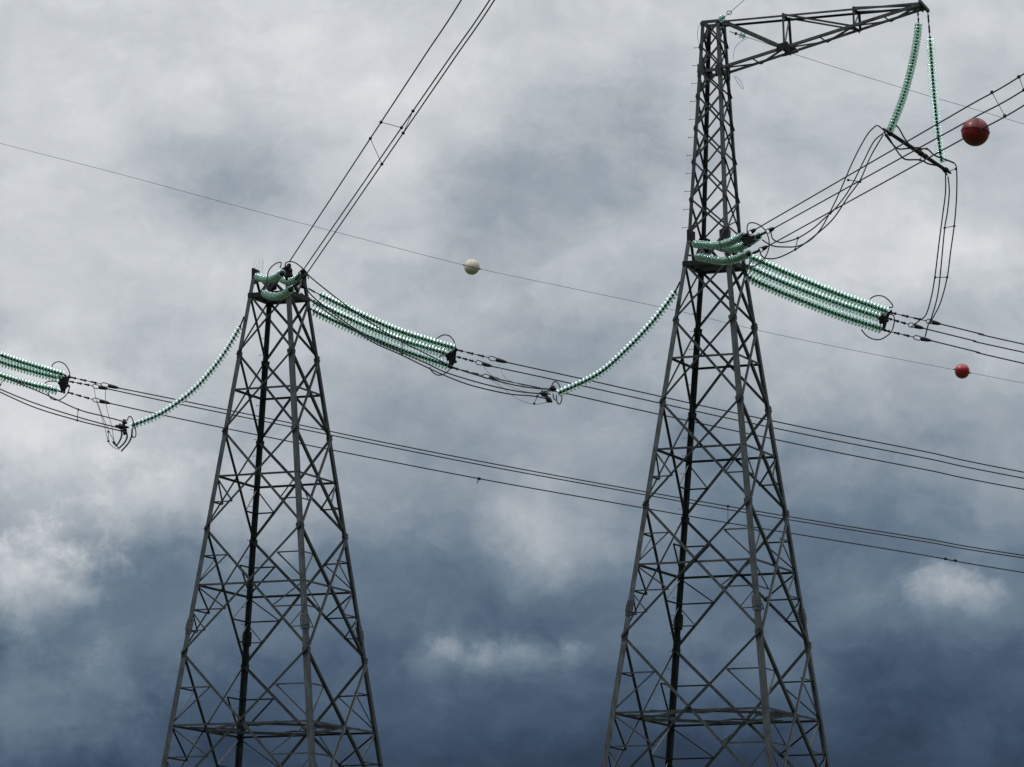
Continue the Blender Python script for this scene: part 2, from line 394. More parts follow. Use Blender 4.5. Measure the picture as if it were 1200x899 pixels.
def pylon(cx, cy, zl1, label, mast=False, top_px=318, l0_px=346, n0_px=None):
    root = empty('lattice_pylon', (cx, cy, 0), label, 'pylon', 'steel lattice pylons')
    cen = Vector((cx, cy, 0))
    hw = lambda z: W_L1 + (W_L4 - W_L1) * (zl1 - z) / H14
    zz = {k: zl1 - v for k, v in DEPTHS.items()}
    zz['L0'] = z_from_px(l0_px, cx, cy, 1.35)
    ztop = z_from_px(n0_px or top_px, cx, cy, 1.1)
    zz['L7'] = .25
    def cor(k, z, h=None):
        s_ = SG[k]; h = hw(z) if h is None else h
        return cen + (U * s_[0] + V * s_[1]) * h + Z * z
    legs = {}
    for k in 'ABCD':
        s_ = SG[k]; mb = MB(); zs = [.25, zz['L4'] + .8, zl1, ztop + .05]; ws = [.315, .275, .235]
        for i in range(3):
            mb.angle(cor(k, zs[i]), cor(k, zs[i + 1]), ws[i], U * -s_[0], V * -s_[1], .035)
        legs[k] = mb.build('leg', STEEL, root)
        # splice joint with bolts below ring R4
        sj = MB(); z0 = zl1 - 15.85
        for (za, zb_, ex) in ((z0 - .42, z0 + .42, .03), (z0 - .2, z0 + .2, .055)):
            o_ = (U * s_[0] + V * s_[1]) * ex
            sj.angle(cor(k, za) + o_, cor(k, zb_) + o_, .36 + ex, U * -s_[0], V * -s_[1], .05)
        for i in range(4):
            zb_ = z0 - .32 + i * .21
            for dd in (U * -s_[0], V * -s_[1]):
                bolt_sphere(sj, cor(k, zb_) + dd * .22 + (U * s_[0] + V * s_[1]) * .06, .03, 6)
        sj.build('splice_joint', STEEL, legs[k])
        ft = MB(); f0 = cor(k, 0.0)
        ft.box(f0 - Z * .6, f0 + Z * .246, 1.3, 1.3); ft.build('footing', CONC, root)
        for lv in ('L1', 'L2', 'L3', 'L4', 'L5'):
            gp = MB(); z = zz[lv]; c = cor(k, z); h = .24
            for (al, nn) in ((U * -s_[0], V * s_[1]), (V * -s_[1], U * s_[0])):
                o_ = c + nn * .012
                r0 = [o_ + al * -.03 - Z * h, o_ + al * .32 - Z * h * .5, o_ + al * .35 + Z * h * .4, o_ + al * .02 + Z * h]
                gp.prism(r0, [p + nn * .02 for p in r0])
            gp.build('gusset_plate', STEEL, root)
    # climbing pegs on the rear-left leg
    peg = MB(); peg.tube([Vector((0, 0, 0)), -U * .33], .014, 6); peg.tube([-U * .33 - Z * .03, -U * .33 + Z * .03], .02, 6)
    pm = peg.build('climbing_peg', STEEL, legs['B'], origin=(0, 0, 0))
    z = 20.0; first = True; pegs = []
    while z < zz['L0'] - .5:
        pegs.append((cor('B', z) + (-U if True else V) * .0, 'B')); z += .97
    if mast: zz['M'] = None
    def place_peg(p, parent):
        nonlocal first
        o = pm if first else pm.copy()
        if not first: col.objects.link(o)
        first = False
        o.parent = parent; o.location = Vector(p) - worldloc(parent)
    for p, _ in pegs: place_peg(p, legs['B'])
    # X bracing bays
    def face_pt(k, z, inw, off): return cor(k, z) + inw * off
    bays = [('L0', None, 'L1', .14), ('L1', 'R2', 'L2', .145), ('L2', 'R3', 'L3', .15), ('L3', 'R4', 'L4', .155), ('L4', 'R5', 'L5', .16), ('L5', 'R6', 'L6', .18), ('L6', None, 'L7', .18)]
    for (a, r_, b, wd) in bays:
        for (p, q, al, inw) in FACES:
            d1 = MB(); d1.angle(face_pt(p, zz[a], inw, .04), face_pt(q, zz[b], inw, .04), wd, Z, inw, .02)
            d1.build('diagonal_brace', STEEL, root)
            d2 = MB(); d2.angle(face_pt(q, zz[a], inw, .018), face_pt(p, zz[b], inw, .018), wd * .8, Z, -inw, .02)
            d2.build('diagonal_brace', STEEL, root)
            if r_:
                zr = zz[r_]; hb = MB()
                hb.angle(face_pt(p, zr, inw, .068), face_pt(q, zr, inw, .068), .12, -Z, inw, .018)
                hb.build('horizontal_brace', STEEL, root)
            if a in ('L2', 'L3', 'L4', 'L5'):
                for (k, o_) in ((p, q), (q, p)):
                    sb = MB()
                    def pd_up(z):      # own upper diagonal k(a)->o(b)
                        t = (zz[a] - z) / (zz[a] - zz[b]); return face_pt(k, zz[a], inw, .1).lerp(face_pt(o_, zz[b], inw, .1), t)
                    def pd_lo(z):      # diagonal arriving at k(b)
                        t = (zz[a] - z) / (zz[a] - zz[b]); return face_pt(o_, zz[a], inw, .1).lerp(face_pt(k, zz[b], inw, .1), t)
                    def pl(z): return face_pt(k, z, inw, .1)
                    def mem(x, y, w_=.078): sb.angle(x, y, w_, -Z, inw, .015)
                    zr = zz[r_]
                    if a != 'L2':
                        zu = zz[a] + (zr - zz[a]) * .47
                        mem(pl(zu), pd_up(zu)); mem(pd_up(zu), pl(zr))
                        z1 = zr + (zz[b] - zr) * .36; z2 = zr + (zz[b] - zr) * .66
                        mem(pl(z1), pd_lo(z1)); mem(pl(zr), pd_lo(z1)); mem(pl(z1), pd_lo(z2), .06); mem(pl(z2), pd_lo(z2), .06)
                    else:
                        zm = zr + (zz[b] - zr) * .48
                        mem(pl(zm), pd_lo(zm)); mem(pl(zr), pd_lo(zm))
                    sb.build('secondary_bracing', STEEL, root)
    # plan bracing (diaphragm) at ring R5, and lighter at others
    for rk, wd in (('R5', .15), ('R2', 0), ('R6', .18)):
        if not wd: continue
        z = zz[rk] - .1; db = MB(); mids = []
        for (p, q, al, inw) in FACES: mids.append((cor(p, z) + cor(q, z)) / 2 + inw * .12)
        for i, j in ((0, 2), (2, 1), (1, 3), (3, 0)):
            db.angle(mids[i], mids[j], wd, Z, (mids[i] - mids[j]).cross(Z), .02)
        for i, (p, q, al, inw) in enumerate(FACES):
            db.angle((cor(p, z).lerp(cor(q, z), .25)) + inw * .14 + Z * .05, mids[i].lerp(cen + Z * z, .5) + Z * .05, .1, Z, al, .015)
            db.angle((cor(p, z).lerp(cor(q, z), .75)) + inw * .14 + Z * .05, mids[i].lerp(cen + Z * z, .5) + Z * .05, .1, Z, al, .015)
        db.build('diaphragm_bracing', STEEL, root)
    # platform ring of deep beams where the insulators are anchored
    z = zz['L0']
    for (p, q, al, inw) in FACES:
        pb = MB(); e = .02
        pp, qq = cor(p, z), cor(q, z); o_ = inw * -.02
        pb.box(pp + o_, qq + o_, .05, .26)
        pb.box(pp + o_ + inw * .12 + Z * .12, qq + o_ + inw * .12 + Z * .12, .2, .03)
        pb.box(pp + o_ + inw * .12 - Z * .12, qq + o_ + inw * .12 - Z * .12, .2, .03)
        pb.build('platform_beam', IRON, root)
    cb = MB()
    for t in (.33, .66):
        cb.box(cor('A', z).lerp(cor('B', z), t) + U * .2, cor('C', z).lerp(cor('D', z), t) - U * .2, .16, .3)
    cb.build('cross_beam', IRON, root)
    # crown of the leg tops
    for (p, q, al, inw) in FACES:
        zb_ = (zz['L0'] + ztop) / 2
        for (k, o_) in ((p, q), (q, p)):
            kb = MB(); kb.angle(cor(k, ztop) + inw * .05, cor(k, z).lerp(cor(o_, z), .5) + inw * .05 + Z * .18, .16, Z, inw, .02)
            kb.build('crown_brace', STEEL, root)
    for k in 'ABCD':
        s_ = SG[k]; gp = MB(); c = cor(k, ztop)
        for (al, nn) in ((U * -s_[0], V * s_[1]), (V * -s_[1], U * s_[0])):
            o_ = c + nn * .02
            r0 = [o_ - al * .03 - Z * .75, o_ + al * .42 - Z * .6, o_ + al * .45 + Z * .1, o_ + al * .05 + Z * .3, o_ - al * .03 + Z * .25]
            gp.prism(r0, [p + nn * .025 for p in r0])
        gp.box(c + (U * -s_[0] + V * -s_[1]) * .2 - Z * .4, c + (U * -s_[0] + V * -s_[1]) * .2 + Z * .12, .3, .3)
        gp.build('anchor_bracket', IRON, root)
    return root, cor, zz, ztop, hw

p1, cor1, zz1, top1, hw1 = pylon(-13.5381, 253.8971, 43.0033 + CAM_H, 'shorter lattice steel pylon on the left with a flat top and no mast', top_px=320, l0_px=346)
p2, cor2, zz2, top2, hw2 = pylon(11.1301, 240.0, 42.5443 + CAM_H, 'taller lattice steel pylon on the right with slender mast and a crossarm', mast=True, n0_px=275, l0_px=309)

# --- slender mast with crossarm on the right pylon
T2 = Vector((11.1301, 240.0, 0))
nodes_px = [275, 233.5, 189, 149.5, 112, 83, 54, 26]
mz = []
for i, py in enumerate(nodes_px):
    f = i / (len(nodes_px) - 1); h = 1.1 + (.52 - 1.1) * f
    mz.append(z_from_px(py, T2.x, T2.y, h))
mz[0] = top2
MTOP = mz[-1]
mh = lambda z: hw2(top2) + (.53 - hw2(top2)) * (z - top2) / (MTOP - top2)
def mcor(k, z):
    s_ = SG[k]; return T2 + (U * s_[0] + V * s_[1]) * mh(z) + Z * z
mleg = {}
for k in 'ABCD':
    s_ = SG[k]; mb = MB()
    mb.angle(mcor(k, mz[0] + .06), mcor(k, MTOP), .2, U * -s_[0], V * -s_[1], .03)
    mleg[k] = mb.build('mast_leg', STEEL, p2)
for i in range(len(mz) - 1):
    for (p, q, al, inw) in FACES:
        d1 = MB(); d1.angle(mcor(p, mz[i]) + inw * .035, mcor(q, mz[i + 1]) + inw * .035, .10, Z, inw, .018); d1.build('mast_brace', STEEL, p2)
        d2 = MB(); d2.angle(mcor(q, mz[i]) + inw * .015, mcor(p, mz[i + 1]) + inw * .015, .095, Z, -inw, .018); d2.build('mast_brace', STEEL, p2)
for zi in (5, 7):
    for (p, q, al, inw) in FACES:
        hb = MB(); hb.box(mcor(p, mz[zi]) + inw * .06, mcor(q, mz[zi]) + inw * .06, .05, .18); hb.build('mast_collar', STEEL, p2)
        if zi == 5:
            for k in (p, q):
                gp = MB(); o_ = mcor(k, mz[zi]) - inw * .02; s1 = al * (1 if k == p else -1)
                r0 = [o_ - Z * .38 - s1 * .02, o_ + s1 * .34 - Z * .2, o_ + s1 * .34 + Z * .22, o_ + Z * .38 - s1 * .02]
                gp.prism(r0, [x - inw * .022 for x in r0]); gp.build('gusset_plate', STEEL, p2)
pg = bpy.data.objects.get('climbing_peg')
z = mz[0] + .4
while z < MTOP - .6:
    o = pg.copy(); col.objects.link(o); o.parent = mleg['A']; o.location = mcor('A', z) - worldloc(mleg['A']); z += 1.02

# crossarm
ARM_L = 11.62
zt, zbm = MTOP - .02, mz[5]
root_f, root_r = mcor('C', zt), mcor('D', zt)
tip_f = mcor('C', zt) + U * ARM_L; tip_r = mcor('D', zt) + U * ARM_L
bot_f, bot_r = mcor('C', zbm), mcor('D', zbm)
tf0, tr0 = root_f, root_r
btip = Z * -.28
def arm_top(side, t): return (tf0 if side < 0 else tr0) + U * ARM_L * t - Z * .06 * t
def arm_bot(side, t):
    a = bot_f if side < 0 else bot_r
    return a.lerp((tip_f if side < 0 else tip_r) + btip + Z * .04, t)
ca = MB()
for s_ in (-1, 1):
    ca.angle(arm_top(s_, 0), arm_top(s_, 1.0), .115, -Z, V * -s_, .022)
    ca.angle(arm_bot(s_, 0), arm_bot(s_, 1.0), .155, Z, V * -s_, .022)
crossarm = ca.build('crossarm', STEEL, p2)
TT = (.315, .665, .985)
for s_ in (-1, 1):
    for t in TT[:2]:
        b_ = MB(); b_.angle(arm_top(s_, t) + Z * .1, arm_bot(s_, t), .12, U, V * -s_, .015); b_.build('arm_post', STEEL, crossarm)
    for t0, t1 in ((0, TT[0]), (TT[0], TT[1]), (TT[1], TT[2])):
        b_ = MB(); b_.angle(arm_top(s_, t0) - V * s_ * .025, arm_bot(s_, t1) - V * s_ * .025, .17 if t0 == 0 else .1, Z, V * -s_, .018); b_.build('arm_diagonal', STEEL, crossarm)
    b_ = MB(); c = arm_bot(s_, TT[0]); r0 = [c - U * .45 - Z * .12, c + U * .45 + Z * .05, c + U * .25 + Z * .4, c - U * .3 + Z * .3]
    b_.prism(r0, [x + V * s_ * .03 for x in r0]); b_.build('arm_gusset', IRON, crossarm)
for t in TT:
    for fn in (arm_top, arm_bot):
        b_ = MB(); b_.angle(fn(-1, t), fn(1, t), .12, -Z, U, .015); b_.build('arm_tie', STEEL, crossarm)
    b_ = MB(); b_.angle(arm_top(1, t), arm_bot(-1, t), .1, U, V, .015); b_.build('arm_tie', STEEL, crossarm)
for ts in ((0, .16, .315), (.315, .5, .665), (.665, .82, .985)):
    for i in range(2):
        a_, c_ = ts[i], ts[i + 1]
        b_ = MB(); b_.angle(arm_bot(-1 if i == 0 else 1, a_) - Z * .02, arm_bot(1 if i == 0 else -1, c_) - Z * .02, .09, Z, U, .014); b_.build('arm_lacing', STEEL, crossarm)
    b_ = MB(); b_.angle(arm_bot(-1, ts[1]) - Z * .05, arm_bot(1, ts[1]) - Z * .05, .09, Z, U, .014); b_.build('arm_lacing', STEEL, crossarm)
b_ = MB(); b_.box(arm_top(-1, 1.0) - V * .15, arm_bot(1, 1.0) + V * .35, .15, .17); b_.build('tip_beam', STEEL, crossarm)

# ------------------------------------------------------------------ insulator strings
def disc_mesh():
    mb = MB(); R_ = .225
    prof = [(.045, .035), (.07, .05), (.12, .045), (.18, .025), (R_ - .01, -.012), (R_, -.035), (R_ - .012, -.04), (R_ - .02, -.015),
            (.165, 0), (.158, -.035), (.148, -.035), (.142, .008), (.105, .015), (.098, -.03), (.088, -.03), (.08, .02), (.045, .022), (.045, .035)]
    mb.lathe([(a_, b_ * .8 + .004) for a_, b_ in prof], n=18)
    me = bpy.data.meshes.new('glass_disc'); me.from_pydata(mb.v, [], mb.f); me.materials.append(GLASS)
    me.polygons.foreach_set('use_smooth', [True] * len(me.polygons)); me.update()
    return me
DISC = disc_mesh()

def insulator(pts, label, group, lead=(.0, .0), pitch=.19, scale=1.0, flip=False, core=.072):
    """string of cap-and-pin discs along a sagging line; lead = length of plain links at each end"""
    path = smooth(pts, 16)
    L_ = [0]
    for i in range(1, len(path)): L_.append(L_[-1] + (path[i] - path[i - 1]).length)
    tot = L_[-1]
    def pt(s_):
        s_ = max(0, min(tot, s_))
        for i in range(1, len(L_)):
            if L_[i] >= s_:
                t = (s_ - L_[i - 1]) / max(1e-9, L_[i] - L_[i - 1]); return path[i - 1].lerp(path[i], t), (path[i] - path[i - 1]).normalized()
        return path[-1], (path[-1] - path[-2]).normalized()
    root = empty('insulator_string', path[0], label, 'insulator', group)
    a, b = lead[0], tot - lead[1]
    n_ = max(2, int((b - a) / pitch)); n_ = min(n_, 60)
    step = (b - a) / n_
    cap = MB()
    for i in range(n_):
        p, d = pt(a + (i + .5) * step)
        if flip: d = -d
        o = bpy.data.objects.new('glass_disc', DISC); col.objects.link(o); o.parent = root
        o.location = p - root.location; o.rotation_euler = (-d).to_track_quat('Z', 'Y').to_euler(); o.scale = (scale,) * 3
        q = -d
        cap.lathe([(.01, -.085), (core * .8, -.08), (core * .8, .0), (core, .02), (core, .085), (core * .8, .11), (.01, .115)], p, q, 8)
    cap.build('cap_chain', IRON, root, smooth=True)
    for (s0, s1) in ((0, a), (b, tot)):
        if s1 - s0 > .15:
            lk = MB(); k = max(2, int((s1 - s0) / .28)); prev = pt(s0)[0]
            for i in range(1, k + 1):
                nx = pt(s0 + (s1 - s0) * i / k)[0]
                lk.box(prev, nx, .035 if i % 2 else .09, .09 if i % 2 else .035); bolt_sphere(lk, nx, .065, 6); prev = nx
            lk.build('link_chain', IRON, root)
    return root

def lerp_path(p0, p1, bow, n_=5):
    """points from p0 to p1, hanging by bow (metres) in the middle"""
    return [p0.lerp(p1, i / (n_ - 1)) - Z * bow * 4 * (i / (n_ - 1)) * (1 - i / (n_ - 1)) for i in range(n_)]

def pxpath(pl, y0, y1):
    """polyline given in photo pixels; distance runs evenly with arc length from y0 to y1"""
    ds = [0]
    for i in range(1, len(pl)): ds.append(ds[-1] + math.hypot(pl[i][0] - pl[i - 1][0], pl[i][1] - pl[i - 1][1]))
    return [at(p[0], p[1], y0 + (y1 - y0) * d / ds[-1]) for p, d in zip(pl, ds)]

# far-side tension strings (three per tower), running right and slightly away
G0, G1, G2 = 'tension strings entering at the left edge', 'tension strings right of the left pylon', 'tension strings right of the right pylon'
insulator(pxpath([(-86, 374), (-40, 398), (0, 416), (40, 429), (77, 440)], 268, 271), 'uppermost green glass insulator string entering from the left edge', G0, (.3, .15), scale=1.32, pitch=.2, core=.10)
insulator(pxpath([(-86, 384), (-40, 407), (0, 424), (35, 434.5), (72, 444)], 269.3, 272.3), 'middle green glass insulator string entering from the left edge, just below the uppermost', G0, (.3, .25), scale=1.32, pitch=.2, core=.10)
insulator(pxpath([(-86, 402), (-40, 424), (0, 440), (35, 450.5), (72, 459)], 268.5, 271.5), 'lowest green glass insulator string entering from the left edge, apart from the upper pair', G0, (.3, .25), scale=1.32, pitch=.2, core=.10)
insulator(pxpath([(361, 338), (376, 346), (420, 367.5), (470, 389), (535, 409)], 252.6, 255), 'uppermost green glass insulator string sagging right from the left pylon top', G1, (.8, .15), scale=1.32, pitch=.2, core=.10)
insulator(pxpath([(362, 350), (376, 357.5), (420, 378.5), (470, 398.5), (528, 416)], 254, 256.4), 'middle green glass insulator string sagging right from the left pylon top', G1, (.3, .3), scale=1.32, pitch=.2, core=.10)
insulator(pxpath([(362, 361), (376, 368.5), (420, 389), (470, 410), (528, 429.5)], 252.8, 255.2), 'lowest green glass insulator string sagging right from the left pylon top', G1, (.3, .15), scale=1.32, pitch=.2, core=.10)
insulator(pxpath([(873, 298), (884, 303.5), (925, 321.5), (980, 344), (1042, 366)], 238.8, 241.2), 'uppermost green glass insulator string sagging right from the right pylon platform', G2, (.3, .1), scale=1.32, pitch=.2, core=.10)
insulator(pxpath([(870, 308), (884, 316), (925, 334), (980, 355), (1034, 373)], 240.2, 242.6), 'middle green glass insulator string sagging right from the right pylon platform', G2, (.3, .2), scale=1.32, pitch=.2, core=.10)
insulator(pxpath([(870, 318), (884, 328.5), (925, 346.5), (980, 368), (1036, 386.5)], 239, 241.4), 'lowest green glass insulator string sagging right from the right pylon platform', G2, (.3, .15), scale=1.32, pitch=.2, core=.10)

# near-side tension strings, running towards the viewer, seen almost end-on; cores thickened to put shade inside the glass
G3, G4 = 'near side strings on the left pylon top', 'near side strings on the right pylon platform'
insulator(pxpath([(300, 323), (305, 326), (313, 327.5), (321, 326), (331, 320)], 252, 243.5), 'dark green insulator string on the upper left of the left pylon top, seen end on', G3, (.5, .1), core=.15)
insulator(pxpath([(326, 322), (332, 328), (340, 330), (348, 327), (356, 320)], 254, 245.5), 'dark green insulator string on the upper right of the left pylon top, seen end on', G3, (.5, .1), core=.15)
insulator(pxpath([(308, 343), (316, 347), (326, 347.5), (333, 345), (341, 339)], 252.5, 244), 'dark green insulator string lying lowest on the left pylon top, seen end on', G3, (.5, .1), core=.15)
insulator(pxpath([(806, 285), (824, 287), (840, 288), (856, 284), (872, 276)], 238, 231), 'bowed dark green insulator string uppermost on the right pylon platform', G4, (.9, .1), core=.15)
insulator(pxpath([(832, 285), (848, 291), (863, 291), (877, 285), (890, 276)], 240, 233), 'dark green insulator string behind the bowed uppermost one, ending beside its ring', G4, (.9, .1), core=.15)
insulator(pxpath([(806, 299), (828, 303), (845, 306), (861, 304), (879, 297)], 238, 231), 'bowed dark green insulator string lowest on the right pylon platform', G4, (1.2, .1), core=.15)

# jumper support strings
GH = 'single strings holding jumper loops left of each pylon'
insulator(pxpath([(286, 371), (279, 387), (258, 421), (228, 456), (190, 484), (152, 500)], 253, 256), 'single spiky green glass string curving down left from the left pylon leg', GH, (.6, .1), pitch=.235, scale=1.05, core=.09)
insulator(pxpath([(797, 330), (788, 347), (765, 377), (735, 409), (700, 439), (652, 462)], 238.5, 243), 'single spiky green glass string curving down left from the right pylon leg', GH, (.6, .1), pitch=.235, scale=1.05, core=.09)
GV = 'two strings hanging from the crossarm tip'
tipf = arm_top(-1, .985) - Z * .2; tipr = arm_bot(1, 1.0) + V * .25
y_t = tipf.y
insulator([tipf] + pxpath([(1076, 33), (1069, 75), (1057, 118), (1043, 153)], y_t - .5, y_t - 3.2), 'thick green glass string hanging leftmost from the crossarm tip', GV, (1.15, .0), core=.07, pitch=.215)
insulator([tipr] + pxpath([(1089.5, 41), (1093, 90), (1098, 145), (1103.5, 191)], tipr.y + .4, tipr.y + 3.0), 'slim green glass string hanging rightmost from the crossarm tip with its dark core showing', GV, (1.45, .0), scale=1.25)

# ------------------------------------------------------------------ yokes, horns, clamps
def fitting_run(root, pl, y, name='dead_end_clamp'):
    """turnbuckle links and a long dead-end clamp: pixels of start, clamp, end"""
    a, c, e = [at(q[0], q[1], y) for q in pl]
    lk = MB(); k = 6; prev = a
    for i in range(1, k + 1):
        nx = a.lerp(c, i / k)
        lk.box(prev, nx, .03 if i % 2 else .1, .1 if i % 2 else .03)
        if i % 2: bolt_sphere(lk, nx, .085, 6)
        prev = nx
    lk.build('link_chain', IRON, root)
    d = (e - c); q = c + d * .0
    cl = MB(); s_ = d.cross(Z).normalized(); uv = s_.cross(d).normalized()
    for sg in (1, -1):
        cl.tube([c, c + d * .12 + uv * .12 * sg, c + d * .35 + uv * .11 * sg, c + d * .52], .028, 6)
    cl.tube([c + d * .38, c + d * .45, c + d * .8, e], [.05, .13, .1, .035], 8)
    cl.build(name, IRON, root, smooth=True)

def yoke(label, group, plate_px, y, horns, runs, hub=None):
    cx_ = sum(p[0] for p in plate_px) / len(plate_px); cy_ = sum(p[1] for p in plate_px) / len(plate_px)
    root = empty('yoke_assembly', at(cx_, cy_, y), label, 'cable fitting', group)
    mb = MB(); f_ = [at(p[0], p[1], y) for p in plate_px]; b_ = [q + Vector((-.03, .09, 0)) for q in f_]
    mb.prism(f_, b_)
    f2 = [q.lerp(at(cx_, cy_, y), .35) + Vector((.0, .7, .02)) for q in f_]
    mb.prism(f2, [q + Vector((-.03, .09, 0)) for q in f2])
    for q, q2 in zip(f_, f2): mb.box(q, q2, .07, .07)
    for q in f_: bolt_sphere(mb, q, .09, 6)
    mb.build('yoke_plate', IRON, root)
    for h in horns:
        hb = MB(); pp = smooth(pxpath(h[0], y + h[1], y + h[2]), 6); hb.tube(pp, .034, 6); bolt_sphere(hb, pp[-1], .05, 6); hb.build('arcing_horn', CABLE, root, smooth=True)
    for r_ in runs: fitting_run(root, r_[0], y + r_[1])
    return root
GY = 'yokes with horns at the ends of insulator sets'
yoke('black yoke with looped horns at the end of strings from the left edge', GY, [(70, 441), (81, 441), (80, 452), (75, 460), (72, 459), (69, 449)], 271.5,
     [([(74, 449), (64, 447), (57, 447), (53, 449)], 0, .6), ([(60, 431), (63, 426), (69, 424), (76, 427), (81, 435), (82, 443)], -.6, 0), ([(82, 452), (79, 461), (73, 467), (67, 469), (60, 467), (56, 461)], 0, .6)],
     [([(82, 442), (118, 450), (140, 455)], 0), ([(81, 447), (108, 452), (127, 456)], .9), ([(80, 460), (108, 468), (130, 473)], .2)])
yoke('black yoke with looped horns at the end of strings from the left pylon', GY, [(530, 409), (535, 410), (534, 424), (529, 431), (526, 430), (523, 417)], 255.2,
     [([(534, 410), (532, 400), (527, 394), (521, 392.5), (516, 394), (512, 397)], 0, -.6), ([(526, 414), (519, 416), (513, 420)], 0, .8), ([(529, 430), (524, 436), (517, 439.5), (511, 439), (506, 435), (504, 431)], 0, .6)],
     [([(535, 410), (572, 419), (595, 425)], 0), ([(535, 418), (557, 424), (577, 429.5)], .9), ([(530, 431), (565, 440), (586, 445)], .2)])
yoke('black yoke with looped horns at the end of strings from the right pylon', GY, [(1035, 366), (1044, 365), (1040, 376), (1037, 387), (1033, 386), (1030, 373)], 241.6,
     [([(1019, 351), (1024, 347.5), (1031, 346.5), (1038, 349), (1045, 356), (1046, 360), (1042, 360.5)], 0, -.3), ([(1042, 368), (1047, 370), (1048, 377), (1045, 388), (1039, 394), (1031, 398), (1022, 397), (1015, 393), (1010, 387)], 0, .6)],
     [([(1042, 366), (1085, 376), (1103, 380)], 0), ([(1040, 373), (1064, 380), (1083, 385)], .9), ([(1036, 387), (1070, 395), (1092, 399.5)], .2)])
GN = 'yokes with horns at the near side of the pylon tops'
yoke('black yoke and curled horns on top of the left pylon beneath the rising cables', GN, [(331, 317), (336, 314), (341, 317), (342, 323), (336, 327), (332, 323)], 244,
     [([(313, 331), (314, 320), (318, 313), (324, 308.5), (329, 307.5), (329.5, 310), (328.5, 313)], 0, .6), ([(334.5, 315), (334.5, 309), (339, 306.7), (346, 308), (354, 314), (359, 319), (361.5, 326)], 0, -.5)],
     [([(337, 315), (338, 312.5), (340, 309)], 0), ([(346, 328), (351, 322), (357, 315)], 0), ([(341, 338), (350, 331), (360, 320)], 0)])
yoke('black yoke and curled horns beside the right pylon where the near cables start', GN, [(869, 279), (875, 275), (883, 277), (884, 282), (878, 288), (872, 286)], 231,
     [([(845, 294), (843.5, 284), (845, 276), (850, 268), (857, 262.5), (863, 260.5), (866.5, 262.5), (865, 265.5)], .8, 1.6),
      ([(875.5, 274), (876, 264), (880, 261), (886, 262), (893, 266), (899, 274), (901.5, 286), (899, 297), (894, 305), (886, 311), (880, 312.5), (878, 309), (881, 306)], 0, .8), ([(849, 297), (852, 301), (854, 304)], .2, 0)],
     [([(872, 276), (877, 274), (886, 268.5)], 0), ([(889, 276), (897, 272.5), (908, 267)], 0), ([(882, 297), (889, 294), (900, 288.5)], 0)])

# ------------------------------------------------------------------ cable bundles
def cab(root, pts, r_=.036, name='conductor_cable', material=CABLE, k=10, n_=6):
    mb = MB(); mb.tube(smooth(pts, k), r_, n_); return mb.build(name, material, root, smooth=True)

def spacer(root, p, q, rod=.018, br=.10, name='spacer'):
    s_ = MB(); s_.tube([p, q], rod, 6); o = s_.build(name, CABLE, root)
    for e in (p, q):
        c = MB(); bolt_sphere(c, e, br, 8); c.build('clamp', IRON, o)
    return o

def extend(p_last, p_prev, d_slope, dist, k=3):
    """continue a span beyond the frame, flattening out"""
    v = (p_last - p_prev).normalized(); out_ = []
    for i in range(1, k + 1):
        s_ = dist * i / k; out_.append(p_last + v * s_ + Z * d_slope * s_ * s_)
    return out_

def far_bundle(label, lines, ys, sp, group, extra=()):
    root = empty('conductor_bundle', at(lines[0][0][0], lines[0][0][1], ys[0][0]), label, 'power line', group)
    for pl, (y0, y1) in zip(lines, ys):
        pts = [at(p[0], p[1], y0 + (y1 - y0) * (p[0] - pl[0][0]) / (pl[-1][0] - pl[0][0])) for p in pl]
        cab(root, pts + extend(pts[-1], pts[-2], .0006, 90))
    def on(i, x):
        pl = lines[i]; y0, y1 = ys[i]
        t = (x - pl[0][0]) / (pl[-1][0] - pl[0][0])
        # exact point on the smoothed cable
        pts = smooth([at(p[0], p[1], y0 + (y1 - y0) * (p[0] - pl[0][0]) / (pl[-1][0] - pl[0][0])) for p in pl], 10)
        best = min(pts, key=lambda q: abs(600 + F_PX * (q - CAM).dot(RT) / (q - CAM).dot(FW) - x)); return best
    for (i, x0, j, x1) in sp: spacer(root, on(i, x0), on(j, x1))
    for (i, x) in extra:
        d_ = MB(); c = on(i, x)
        e = (on(i, x + 8) - on(i, x - 8)).normalized()
        d_.tube([c - e * .12, c - e * .05, c + e * .05, c + e * .12], [.05, .095, .095, .05], 8)
        if x < 900: d_.tube(smooth([c, c - Z * .14 - e * .05, c - Z * .24 - e * .13, c - Z * .34 - e * .12], 4), .026, 6)
        d_.build('vibration_damper', IRON, root)
    return root, on
GF = 'far side conductor bundles'
b0, on0 = far_bundle('three cable bundle crossing lowest behind both pylons down to the right edge',
    [[(140, 455), (200, 467), (320, 491.5), (440, 516.5), (575, 543), (710, 568), (840, 591), (970, 613), (1085, 631.5), (1200, 651)],
     [(127, 456), (200, 471.5), (320, 496), (440, 520.5), (575, 547), (710, 571.5), (840, 595), (970, 616.5), (1085, 635), (1200, 654)],
     [(130, 473), (200, 488.5), (320, 513.5), (440, 537.5), (575, 563.5), (710, 587.5), (840, 610.5), (970, 632), (1085, 651), (1200, 671)]],
    [(271.5, 285), (272.4, 286), (271.7, 285.2)], [(0, 855.6, 2, 850)], GF, [(2, 564), (2, 877), (2, 883), (2, 1111), (2, 1124)])
